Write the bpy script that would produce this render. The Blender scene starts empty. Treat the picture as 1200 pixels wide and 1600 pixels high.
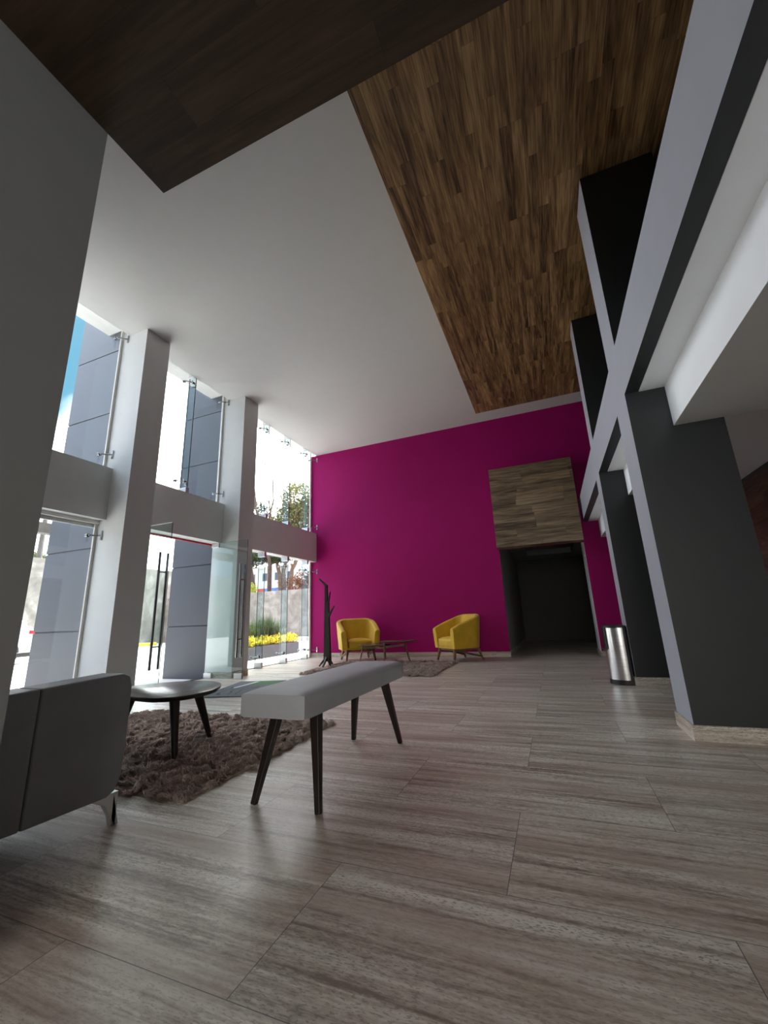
import bpy, bmesh, math, random
import numpy as np
from mathutils import Vector, Matrix, noise
R = math.radians
rng = random.Random(7)
C = bpy.context.scene.collection
scene = bpy.context.scene

# ------------------------------------------------------------------ camera
YAW, PITCH, ROLL, FPX = -0.376136, 0.251736, -0.0413823, 634.42
fw = Vector((math.sin(YAW)*math.cos(PITCH), math.cos(YAW)*math.cos(PITCH), math.sin(PITCH)))
rt = Vector((math.cos(YAW), -math.sin(YAW), 0)); up = rt.cross(fw)
rt2 = math.cos(ROLL)*rt + math.sin(ROLL)*up
up2 = -math.sin(ROLL)*rt + math.cos(ROLL)*up
M = Matrix((rt2, up2, -fw)).transposed().to_4x4()
M.translation = Vector((0, 0, 0.887))
cam = bpy.data.cameras.new('camera'); camo = bpy.data.objects.new('camera', cam); C.objects.link(camo)
camo.matrix_world = M
cam.sensor_fit = 'VERTICAL'; cam.sensor_height = 36.0; cam.lens = FPX/1600*36.0
cam.clip_start = 0.02; cam.clip_end = 400
scene.camera = camo

# ------------------------------------------------------------------ exposure, sun, sky
scene.view_settings.view_transform = 'Standard'; scene.view_settings.look = 'None'
scene.view_settings.gamma = 1.0; scene.view_settings.use_curve_mapping = False
scene.view_settings.exposure = 1.95
SUN_E, SKY_E, CLOUD_SUN, CLOUD_FAR = 3.6, 0.27, 2.8, .50
BLUE_DIR, BLUE_LO, BLUE_HI, GLOW_DIR = (-.78, .28, .62), .925, .985, (-.35, .75, .5)
sl = bpy.data.lights.new('sun', 'SUN'); sl.energy = SUN_E; sl.angle = R(0.6); sl.color = (1, .96, .9)
so = bpy.data.objects.new('sun', sl); C.objects.link(so)
so.rotation_euler = Vector((0.10, 0.52, 0.85)).to_track_quat('Z', 'Y').to_euler()
so.location = (-12, 10, 15)
w = bpy.data.worlds.new('world'); scene.world = w; w.use_nodes = True
nt = w.node_tree; nt.nodes.clear()
def wn(t, **k):
    n = nt.nodes.new(t)
    for a, b in k.items(): setattr(n, a, b)
    return n
wo = wn('ShaderNodeOutputWorld'); bg = wn('ShaderNodeBackground'); tc = wn('ShaderNodeTexCoord')
sep = wn('ShaderNodeSeparateXYZ'); nt.links.new(tc.outputs['Generated'], sep.inputs[0])
nrm = wn('ShaderNodeVectorMath', operation='NORMALIZE'); nt.links.new(tc.outputs['Generated'], nrm.inputs[0])
def wmath(op, a, b=None, c=None):
    n = wn('ShaderNodeMath', operation=op)
    for i, v in enumerate((a, b, c)):
        if v is None: continue
        if isinstance(v, bpy.types.NodeSocket): nt.links.new(v, n.inputs[i])
        else: n.inputs[i].default_value = v
    return n.outputs[0]
def wdot(v):
    n = wn('ShaderNodeVectorMath', operation='DOT_PRODUCT'); nt.links.new(nrm.outputs[0], n.inputs[0]); n.inputs[1].default_value = Vector(v).normalized(); return n.outputs['Value']
def wsmooth(v, lo, hi):
    n = wn('ShaderNodeMapRange', interpolation_type='SMOOTHSTEP'); nt.links.new(v, n.inputs['Value']); n.inputs['From Min'].default_value = lo; n.inputs['From Max'].default_value = hi; return n.outputs['Result']
# broken cloud: a thick bank everywhere, brightest round the sun, with one clear blue patch over the yard
nz = wn('ShaderNodeTexNoise'); nz.inputs['Scale'].default_value = 3.2; nz.inputs['Detail'].default_value = 7; nz.inputs['Roughness'].default_value = .55
nt.links.new(nrm.outputs[0], nz.inputs['Vector'])
blue = wsmooth(wmath('ADD', wdot(BLUE_DIR), wmath('MULTIPLY', wmath('SUBTRACT', nz.outputs['Fac'], .5), .16)), BLUE_LO, BLUE_HI)
glow = wsmooth(wdot(GLOW_DIR), -.15, .95)
glow_fill = wsmooth(wdot((.25, -.95, .22)), .72, .98)  # extra bright warm sky patch behind the viewer, added as fill light
cb = wmath('MULTIPLY', wmath('MULTIPLY_ADD', glow_fill, .72, wmath('MULTIPLY_ADD', glow, CLOUD_SUN-CLOUD_FAR, CLOUD_FAR)), wmath('MULTIPLY_ADD', nz.outputs['Fac'], .8, .6))
ct = wn('ShaderNodeMix', data_type='RGBA'); nt.links.new(glow, ct.inputs['Factor']); ct.inputs['A'].default_value = (.58, .76, 1.0, 1); ct.inputs['B'].default_value = (.98, .99, 1.0, 1)
cw = wn('ShaderNodeMix', data_type='RGBA'); nt.links.new(glow_fill, cw.inputs['Factor']); nt.links.new(ct.outputs['Result'], cw.inputs['A']); cw.inputs['B'].default_value = (1.0, .93, .84, 1)
cc = wn('ShaderNodeVectorMath', operation='SCALE'); nt.links.new(cw.outputs['Result'], cc.inputs[0]); nt.links.new(cb, cc.inputs['Scale'])
skyc = wn('ShaderNodeVectorMath', operation='SCALE'); skyc.inputs[0].default_value = (.22, .58, .82); skyc.inputs['Scale'].default_value = SKY_E
mix = wn('ShaderNodeMix', data_type='RGBA'); nt.links.new(blue, mix.inputs['Factor'])
nt.links.new(cc.outputs[0], mix.inputs['A']); nt.links.new(skyc.outputs[0], mix.inputs['B'])
nt.links.new(mix.outputs['Result'], bg.inputs['Color']); nt.links.new(bg.outputs[0], wo.inputs[0])

# ------------------------------------------------------------------ materials
class NT:
    """small wrapper to write node graphs as expressions"""
    def __init__(s, name):
        s.m = bpy.data.materials.new(name); s.m.use_nodes = True; s.t = s.m.node_tree; s.t.nodes.clear()
        s.out = s.t.nodes.new('ShaderNodeOutputMaterial'); s.b = s.t.nodes.new('ShaderNodeBsdfPrincipled')
        s.t.links.new(s.b.outputs[0], s.out.inputs[0])
    def n(s, t, **k):
        x = s.t.nodes.new(t)
        for a, b in k.items(): setattr(x, a, b)
        return x
    def set(s, sock, v):
        if isinstance(v, bpy.types.NodeSocket): s.t.links.new(v, sock)
        elif v is not None: sock.default_value = v
    def math(s, op, a, b=None, c=None):
        x = s.n('ShaderNodeMath', operation=op)
        s.set(x.inputs[0], a)
        if b is not None: s.set(x.inputs[1], b)
        if c is not None: s.set(x.inputs[2], c)
        return x.outputs[0]
    def pos(s, kind='Object'):
        x = s.n('ShaderNodeTexCoord'); y = s.n('ShaderNodeSeparateXYZ'); s.t.links.new(x.outputs[kind], y.inputs[0])
        return y.outputs['X'], y.outputs['Y'], y.outputs['Z']
    def vec(s, a, b, c):
        x = s.n('ShaderNodeCombineXYZ')
        for i, v in enumerate((a, b, c)): s.set(x.inputs[i], v)
        return x.outputs[0]
    def noise(s, v, scale=1, detail=4, rough=.55, dist=0):
        x = s.n('ShaderNodeTexNoise'); s.set(x.inputs['Vector'], v); x.inputs['Scale'].default_value = scale
        x.inputs['Detail'].default_value = detail; x.inputs['Roughness'].default_value = rough; x.inputs['Distortion'].default_value = dist
        return x.outputs['Fac']
    def white(s, v):
        x = s.n('ShaderNodeTexWhiteNoise', noise_dimensions='3D'); s.set(x.inputs['Vector'], v); return x.outputs['Value']
    def ramp(s, f, stops):
        x = s.n('ShaderNodeValToRGB'); s.set(x.inputs[0], f); e = x.color_ramp.elements
        while len(e) < len(stops): e.new(.5)
        for q, (p, c) in zip(e, stops): q.position = p; q.color = (*c, 1) if len(c) == 3 else c
        return x.outputs[0]
    def mixc(s, f, a, b, blend='MIX'):
        x = s.n('ShaderNodeMix', data_type='RGBA', blend_type=blend); s.set(x.inputs['Factor'], f)
        for k, v in (('A', a), ('B', b)):
            s.set(x.inputs[k], (*v, 1) if isinstance(v, tuple) and len(v) == 3 else v)
        return x.outputs['Result']
    def bump(s, h, strength=.3, dist=.01):
        x = s.n('ShaderNodeBump'); s.set(x.inputs['Height'], h); x.inputs['Strength'].default_value = strength
        x.inputs['Distance'].default_value = dist; s.t.links.new(x.outputs[0], s.b.inputs['Normal'])
    def fin(s, col=None, rough=.5, metal=0, spec=.5, **k):
        s.set(s.b.inputs['Base Color'], (*col, 1) if isinstance(col, tuple) and len(col) == 3 else col)
        s.set(s.b.inputs['Roughness'], rough); s.b.inputs['Metallic'].default_value = metal
        s.b.inputs['Specular IOR Level'].default_value = spec
        for a, v in k.items(): s.b.inputs[a].default_value = v
        return s.m

def plain(name, col, rough=.5, metal=0, spec=.5, var=.06, vscale=6, bump=0, bscale=200, bdist=.002, **k):
    g = NT(name); x, y, z = g.pos(); v = g.vec(x, y, z)
    f = g.noise(v, vscale, 3)
    c = g.ramp(f, [(.3, tuple(c*(1-var) for c in col)), (.7, tuple(min(1, c*(1+var)) for c in col))])
    if bump: g.bump(g.noise(v, bscale, 2), bump, bdist)
    return g.fin(c, rough, metal, spec, **k)

def planks(name, along, across, length, width, dark, mid, light, rough=.45, bump=.15, seam=.004, grain=1.0, third=None):
    """boards running along one axis, every board with its own tone and grain"""
    g = NT(name); P = dict(zip('XYZ', g.pos()))
    a, c = P[along], P[across]
    rowf = g.math('DIVIDE', c, width); row = g.math('FLOOR', rowf); rf = g.math('FRACT', rowf)
    sh = g.white(g.vec(row, 3.3, 1.7))
    af = g.math('ADD', g.math('DIVIDE', a, length), g.math('MULTIPLY', sh, 5.0)); col = g.math('FLOOR', af); cf = g.math('FRACT', af)
    idn = g.white(g.vec(row, col, 9.1))
    off = g.math('MULTIPLY', idn, 37.0)
    v1 = g.vec(g.math('MULTIPLY', a, 1.1*grain), g.math('MULTIPLY', c, 13.0*grain), off)
    n1 = g.noise(v1, 1.0, 6, .62, .6)
    v2 = g.vec(g.math('MULTIPLY', a, 5*grain), g.math('MULTIPLY', c, 90*grain), off)
    n2 = g.noise(v2, 1.0, 3, .5)
    f = g.math('ADD', g.math('MULTIPLY', n1, .95), g.math('MULTIPLY', n2, .50))
    f = g.math('ADD', f, g.math('MULTIPLY', idn, .13)); f = g.math('SUBTRACT', f, .295)
    c1 = g.ramp(f, [(.30, dark), (.50, mid), (.72, light)])
    e1 = g.math('LESS_THAN', g.math('MULTIPLY', rf, width), seam); e2 = g.math('LESS_THAN', g.math('MULTIPLY', cf, length), seam)
    e = g.math('MAXIMUM', e1, e2)
    c2 = g.mixc(g.math('MULTIPLY', e, .35), c1, tuple(q*.35 for q in dark))
    g.bump(g.math('SUBTRACT', n1, e), bump, .003)
    return g.fin(c2, rough)

def stone(name, tiles=True, along='X', across='Y'):
    """vein-cut travertine porcelain, 120 x 60 tiles in half bond"""
    g = NT(name); P = dict(zip('XYZ', g.pos())); a, c = P[along], P[across]
    if tiles:
        rowf = g.math('DIVIDE', g.math('SUBTRACT', c, 1.597), .597); row = g.math('FLOOR', rowf); rf = g.math('FRACT', rowf)
        par = g.math('FLOORED_MODULO', row, 2.0) if False else g.math('FRACT', g.math('MULTIPLY', row, .5))   # 0 or .5
        af = g.math('ADD', g.math('DIVIDE', g.math('ADD', a, .262), 1.2), par); col = g.math('FLOOR', af); cf = g.math('FRACT', af)
        idn = g.white(g.vec(row, col, 2.1))
    else:
        idn = g.white(g.vec(g.math('FLOOR', g.math('DIVIDE', a, 1.2)), 1.0, 2.0))
    off = g.math('MULTIPLY', idn, 51.0)
    veins = g.noise(g.vec(g.math('MULTIPLY', a, .75), g.math('MULTIPLY', c, 15), off), 1, 7, .62, .5)
    fine = g.noise(g.vec(g.math('MULTIPLY', a, 3.0), g.math('MULTIPLY', c, 62), off), 1, 5, .6, .4)
    brown = g.noise(g.vec(g.math('MULTIPLY', a, .6), g.math('MULTIPLY', c, 5), g.math('ADD', off, 11)), 1, 3, .5, .3)
    pits = g.noise(g.vec(g.math('MULTIPLY', a, 62), g.math('MULTIPLY', c, 190), off), 1, 2, .55)
    speck = g.noise(g.vec(g.math('MULTIPLY', a, 26), g.math('MULTIPLY', c, 85), off), 1, 4, .65)
    f = g.math('ADD', g.math('ADD', g.math('MULTIPLY', veins, .50), g.math('MULTIPLY', fine, .28)), g.math('MULTIPLY', speck, .22))
    base = g.ramp(f, [(.40, (.25, .190, .140)), (.465, (.53, .46, .38)), (.53, (.77, .715, .62)), (.60, (.94, .90, .82))])
    base = g.mixc(g.math('MULTIPLY', g.ramp(brown, [(.45, (0, 0, 0)), (.62, (1, 1, 1))]), .55), base, (.46, .34, .27))
    pm = g.ramp(pits, [(.56, (0, 0, 0)), (.61, (1, 1, 1))])
    pm2 = g.math('MULTIPLY', pm, g.ramp(brown, [(.35, (1, 1, 1)), (.6, (.35, .35, .35))]))
    base = g.mixc(g.math('MULTIPLY', pm2, .7), base, (.22, .18, .15))
    h = g.math('SUBTRACT', g.math('MULTIPLY', f, .5), g.math('MULTIPLY', pm, .55))
    if tiles:
        base = g.mixc(g.math('MULTIPLY', idn, .16), base, (.2, .17, .15))
        e1 = g.math('LESS_THAN', g.math('MULTIPLY', rf, .597), .0028); e2 = g.math('LESS_THAN', g.math('MULTIPLY', cf, 1.2), .0028)
        e = g.math('MAXIMUM', e1, e2)
        base = g.mixc(g.math('MULTIPLY', e, .8), base, (.06, .05, .045)); h = g.math('SUBTRACT', h, e)
    g.bump(h, .22, .003)
    return g.fin(base, g.math('MULTIPLY_ADD', fine, .22, .24), spec=.5)

MAT = {}
MAT['white_paint'] = plain('white_wall_paint', (.70, .70, .69), .75, var=.015, bump=.12, bscale=260)
MAT['ceiling_paint'] = plain('ceiling_paint', (.66, .66, .645), .8, var=.012, bump=.15, bscale=180)
MAT['cove_paint'] = plain('cove_white_paint', (.91, .92, .93), .7, var=.01, bump=.1, bscale=220)
MAT['pale_paint'] = plain('pale_grey_paint', (.35, .36, .40), .6, var=.02, bump=.12, bscale=260)
MAT['grey_paint'] = plain('charcoal_paint', (.026, .029, .030), .5, var=.04, bump=.1, bscale=260)
MAT['wall_grey'] = plain('grey_wall_paint', (.30, .30, .295), .6, var=.02, bump=.1, bscale=260)
MAT['pink'] = plain('magenta_wall_paint', (.38, .006, .135), .6, spec=.15, var=.03, vscale=2, bump=.12, bscale=220)
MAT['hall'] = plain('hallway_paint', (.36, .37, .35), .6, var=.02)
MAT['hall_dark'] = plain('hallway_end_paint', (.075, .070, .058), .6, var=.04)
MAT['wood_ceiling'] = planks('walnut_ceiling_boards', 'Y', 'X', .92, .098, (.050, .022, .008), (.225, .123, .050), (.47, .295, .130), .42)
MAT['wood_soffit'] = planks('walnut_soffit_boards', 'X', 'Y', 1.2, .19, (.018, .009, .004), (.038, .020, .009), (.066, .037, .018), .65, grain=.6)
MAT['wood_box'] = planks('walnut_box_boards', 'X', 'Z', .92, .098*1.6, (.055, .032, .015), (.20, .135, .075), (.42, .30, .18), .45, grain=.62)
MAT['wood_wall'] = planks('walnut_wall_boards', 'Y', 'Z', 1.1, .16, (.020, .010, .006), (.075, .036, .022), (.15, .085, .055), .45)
MAT['floor'] = stone('travertine_floor')
MAT['skirt_x'] = stone('travertine_skirting_x', False, 'X', 'Z')
MAT['skirt_y'] = stone('travertine_skirting_y', False, 'Y', 'Z')
MAT['chrome'] = plain('polished_steel', (.34, .35, .36), .18, 1, var=.02)
MAT['brushed'] = plain('brushed_aluminium', (.66, .67, .68), .34, 1, var=.03)
MAT['white_frame'] = plain('white_window_profile', (.72, .70, .66), .45, var=.03)
MAT['bench'] = plain('grey_bench_upholstery', (.44, .45, .48), .55, var=.04, bump=.35, bscale=420, bdist=.0012)
MAT['sofa'] = plain('charcoal_sofa_upholstery', (.25, .255, .265), .5, var=.06, bump=.35, bscale=380, bdist=.0012)
MAT['dark_wood'] = plain('espresso_wood', (.016, .009, .006), .38, var=.3, vscale=12)
MAT['table_top'] = plain('walnut_table_top', (.11, .072, .05), .26, var=.25, vscale=5)
MAT['walnut'] = planks('walnut_legs', 'Z', 'X', 3, .3, (.085, .042, .020), (.22, .12, .062), (.36, .215, .12), .4, seam=0)
MAT['yellow'] = plain('mustard_velvet', (.74, .45, .022), .62, var=.10, vscale=5, bump=.25, bscale=300, bdist=.001, **{'Sheen Weight': .35, 'Sheen Roughness': .4})
MAT['black'] = plain('black_plastic', (.012, .012, .013), .35, var=.1)
MAT['rubber'] = plain('black_rubber', (.018, .018, .018), .8, var=.1)
MAT['red'] = plain('red_trim', (.45, .02, .05), .5)
MAT['clad'] = plain('grey_cladding_panel', (.045, .051, .068), .42, var=.05, vscale=1.4)
MAT['joint'] = plain('cladding_joint', (.06, .06, .065), .8)
MAT['planter'] = plain('planter_concrete', (.033, .033, .036), .7, var=.1)
MAT['soil'] = plain('planter_soil', (.05, .035, .025), .95, var=.3, vscale=30)
MAT['bark'] = plain('tree_bark', (.09, .065, .05), .9, var=.35, vscale=9, bump=.6, bscale=25, bdist=.02)
MAT['dust_bark'] = plain('pale_bark', (.20, .15, .11), .9, var=.3, vscale=9)
MAT['car_paint'] = plain('white_car_paint', (.42, .43, .45), .25, var=.01, spec=.6)
MAT['car_glass'] = plain('dark_car_glass', (.03, .04, .05), .08, var=.1)
MAT['tail_red'] = plain('red_lamp_lens', (.55, .01, .02), .2)
MAT['building'] = plain('pale_building_render', (.62, .60, .57), .85, var=.08, vscale=.6)
MAT['building_pink'] = plain('salmon_building_render', (.55, .36, .30), .85, var=.08, vscale=.6)
MAT['window_dark'] = plain('far_window_glass', (.08, .10, .12), .3)
MAT['pole'] = plain('weathered_pole', (.13, .12, .11), .85, var=.2)
MAT['wire'] = plain('power_cable', (.04, .04, .04), .8)
MAT['yellow_kerb'] = plain('yellow_kerb_paint', (.75, .52, .05), .7, var=.12)
MAT['sign_blue'] = plain('blue_sign_paint', (.10, .22, .55), .6, var=.35, vscale=9)
MAT['sign_red'] = plain('red_sign_paint', (.55, .08, .07), .6, var=.2)

def leafmat(name, lo, hi, trans=.35):
    g = NT(name); x, y, z = g.pos(); f = g.noise(g.vec(x, y, z), 6.0, 3)
    f2 = g.white(g.vec(g.math('FLOOR', g.math('MULTIPLY', x, 14)), g.math('FLOOR', g.math('MULTIPLY', y, 14)), g.math('FLOOR', g.math('MULTIPLY', z, 14))))
    c = g.ramp(g.math('ADD', g.math('MULTIPLY', f, .6), g.math('MULTIPLY', f2, .4)), [(.25, lo), (.7, hi)])
    m = g.fin(c, .6)
    tr = g.n('ShaderNodeBsdfTranslucent'); g.set(tr.inputs[0], c); mx = g.n('ShaderNodeMixShader'); mx.inputs[0].default_value = trans
    g.t.links.new(g.b.outputs[0], mx.inputs[1]); g.t.links.new(tr.outputs[0], mx.inputs[2]); g.t.links.new(mx.outputs[0], g.out.inputs[0])
    return m
MAT['leaf_yellow'] = leafmat('yellow_blossom', (.10, .13, .02), (.86, .72, .05))
MAT['leaf_reed'] = leafmat('reed_blades', (.015, .035, .012), (.08, .13, .045))
MAT['leaf_pale'] = leafmat('pale_green_foliage', (.07, .09, .03), (.24, .25, .085))
MAT['leaf_dark'] = leafmat('dark_green_foliage', (.025, .045, .018), (.09, .13, .05))
MAT['leaf_lime'] = leafmat('lime_foliage', (.28, .36, .04), (.62, .62, .10))
MAT['leaf_rust'] = leafmat('rust_foliage', (.12, .06, .03), (.32, .15, .07))
MAT['leaf_grass'] = leafmat('far_green_foliage', (.04, .07, .02), (.14, .19, .06))

def glassmat(name, tint, rough=.0, boost=1.0):
    g = NT(name); t = g.n('ShaderNodeBsdfTransparent'); t.inputs[0].default_value = (*tint, 1)
    gl = g.n('ShaderNodeBsdfGlossy'); gl.inputs['Roughness'].default_value = rough; gl.inputs[0].default_value = (.95, 1, 1, 1)
    lw = g.n('ShaderNodeLayerWeight'); lw.inputs[0].default_value = .5      # Schlick reflectance of one glass face
    fr = g.math('MULTIPLY_ADD', g.math('POWER', lw.outputs['Facing'], 5.0), .96, .04)
    x, y, z = g.pos()                       # faint roller waviness keeps the pane a real, procedural surface
    nz = g.noise(g.vec(x, y, z), 1.5, 2); bp = g.n('ShaderNodeBump'); g.set(bp.inputs['Height'], nz)
    bp.inputs['Strength'].default_value = .02; bp.inputs['Distance'].default_value = .01; g.t.links.new(bp.outputs[0], gl.inputs['Normal'])
    mx = g.n('ShaderNodeMixShader'); g.set(mx.inputs[0], g.math('MULTIPLY', fr, boost))
    g.t.links.new(t.outputs[0], mx.inputs[1]); g.t.links.new(gl.outputs[0], mx.inputs[2]); g.t.links.new(mx.outputs[0], g.out.inputs[0])
    return g.m
MAT['glass'] = glassmat('window_glass', (.975, .985, .985))
MAT['door_glass'] = glassmat('door_glass', (.90, .955, .945), 0, 1.3)
MAT['fin_glass'] = glassmat('fin_glass', (.86, .93, .94), 0, 1.0)
MAT['glass_edge'] = plain('polished_glass_edge', (.12, .17, .17), .2, var=.05)

def groundmat():
    g = NT('sunlit_concrete_paving'); x, y, z = g.pos(); v = g.vec(x, y, z)
    f = g.noise(v, .8, 5); c = g.ramp(f, [(.3, (.46, .45, .43)), (.7, (.60, .585, .56))])
    ex = g.math('LESS_THAN', g.math('FRACT', g.math('DIVIDE', x, 2.4)), .008); ey = g.math('LESS_THAN', g.math('FRACT', g.math('DIVIDE', y, 2.4)), .008)
    c = g.mixc(g.math('MULTIPLY', g.math('MAXIMUM', ex, ey), .7), c, (.12, .12, .11))
    return g.fin(c, .85)
MAT['ground'] = groundmat()
def concmat():
    g = NT('stained_retaining_concrete'); x, y, z = g.pos(); v = g.vec(x, y, z)
    f = g.noise(v, 1.1, 8, .7, .6); f2 = g.noise(g.vec(g.math('MULTIPLY', x, 2.2), g.math('MULTIPLY', y, 2.2), g.math('MULTIPLY', z, 1.3)), 1, 6)
    f = g.math('ADD', g.math('MULTIPLY', f, .65), g.math('MULTIPLY', f2, .35))
    c = g.ramp(f, [(.33, (.13, .118, .10)), (.5, (.26, .245, .215)), (.66, (.46, .44, .40))])
    g.bump(f, .5, .04)
    return g.fin(c, .95)
MAT['concrete'] = concmat()
def rugmat():
    g = NT('brown_shag_yarn'); x, y, z = g.pos()
    f = g.noise(g.vec(x, y, z), 14, 4); f2 = g.noise(g.vec(x, y, z), 160, 2)
    c = g.ramp(g.math('ADD', g.math('MULTIPLY', f, .6), g.math('MULTIPLY', f2, .4)), [(.35, (.34, .255, .215)), (.52, (.64, .52, .455)), (.68, (.88, .78, .71))])
    m = g.fin(c, .8, spec=.3)
    tr = g.n('ShaderNodeBsdfTranslucent'); g.set(tr.inputs[0], c); mx = g.n('ShaderNodeMixShader'); mx.inputs[0].default_value = .5
    g.t.links.new(g.b.outputs[0], mx.inputs[1]); g.t.links.new(tr.outputs[0], mx.inputs[2]); g.t.links.new(mx.outputs[0], g.out.inputs[0])
    return m
MAT['rug'] = rugmat()
def matmat():
    g = NT('printed_door_mat'); x, y, z = g.pos('Object'); v = g.vec(x, y, z)
    n = g.noise(v, 90, 2)
    base = g.ramp(n, [(.35, (.085, .095, .105)), (.65, (.15, .165, .18))])
    # green field at the far corner with a pale band beside it
    gr = g.math('MULTIPLY', g.math('GREATER_THAN', y, .26), g.math('GREATER_THAN', x, -.06))
    base = g.mixc(g.math('MULTIPLY', gr, g.math('LESS_THAN', y, .56)), base, (.05, .16, .05))
    wb = g.math('MULTIPLY', g.math('LESS_THAN', g.math('ABSOLUTE', g.math('SUBTRACT', g.math('ADD', x, .12), g.math('MULTIPLY', g.math('SUBTRACT', y, .3), .25))), .028), g.math('MULTIPLY', g.math('GREATER_THAN', y, .0), g.math('LESS_THAN', y, .55)))
    base = g.mixc(wb, base, (.62, .62, .58))
    sw = g.n('ShaderNodeTexWave', wave_type='BANDS'); g.set(sw.inputs['Vector'], v); sw.inputs['Scale'].default_value = 2.2; sw.inputs['Distortion'].default_value = 9; sw.inputs['Detail'].default_value = 1
    m = g.math('MULTIPLY', g.math('GREATER_THAN', sw.outputs['Fac'], .93), g.math('MULTIPLY', g.math('LESS_THAN', y, .1), g.math('GREATER_THAN', y, -.5)))
    base = g.mixc(g.math('MULTIPLY', m, .8), base, (.015, .015, .018))
    g.bump(n, .4, .003)
    return g.fin(base, .9)
MAT['mat'] = matmat()
def steelcan():
    g = NT('brushed_can_steel'); x, y, z = g.pos()
    n = g.noise(g.vec(g.math('MULTIPLY', x, 4), g.math('MULTIPLY', y, 4), g.math('MULTIPLY', z, 160)), 1, 3)
    g.bump(n, .05, .001)
    return g.fin(g.ramp(n, [(.3, (.62, .62, .62)), (.7, (.78, .78, .78))]), .22, 1)
MAT['can_steel'] = steelcan()

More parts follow.
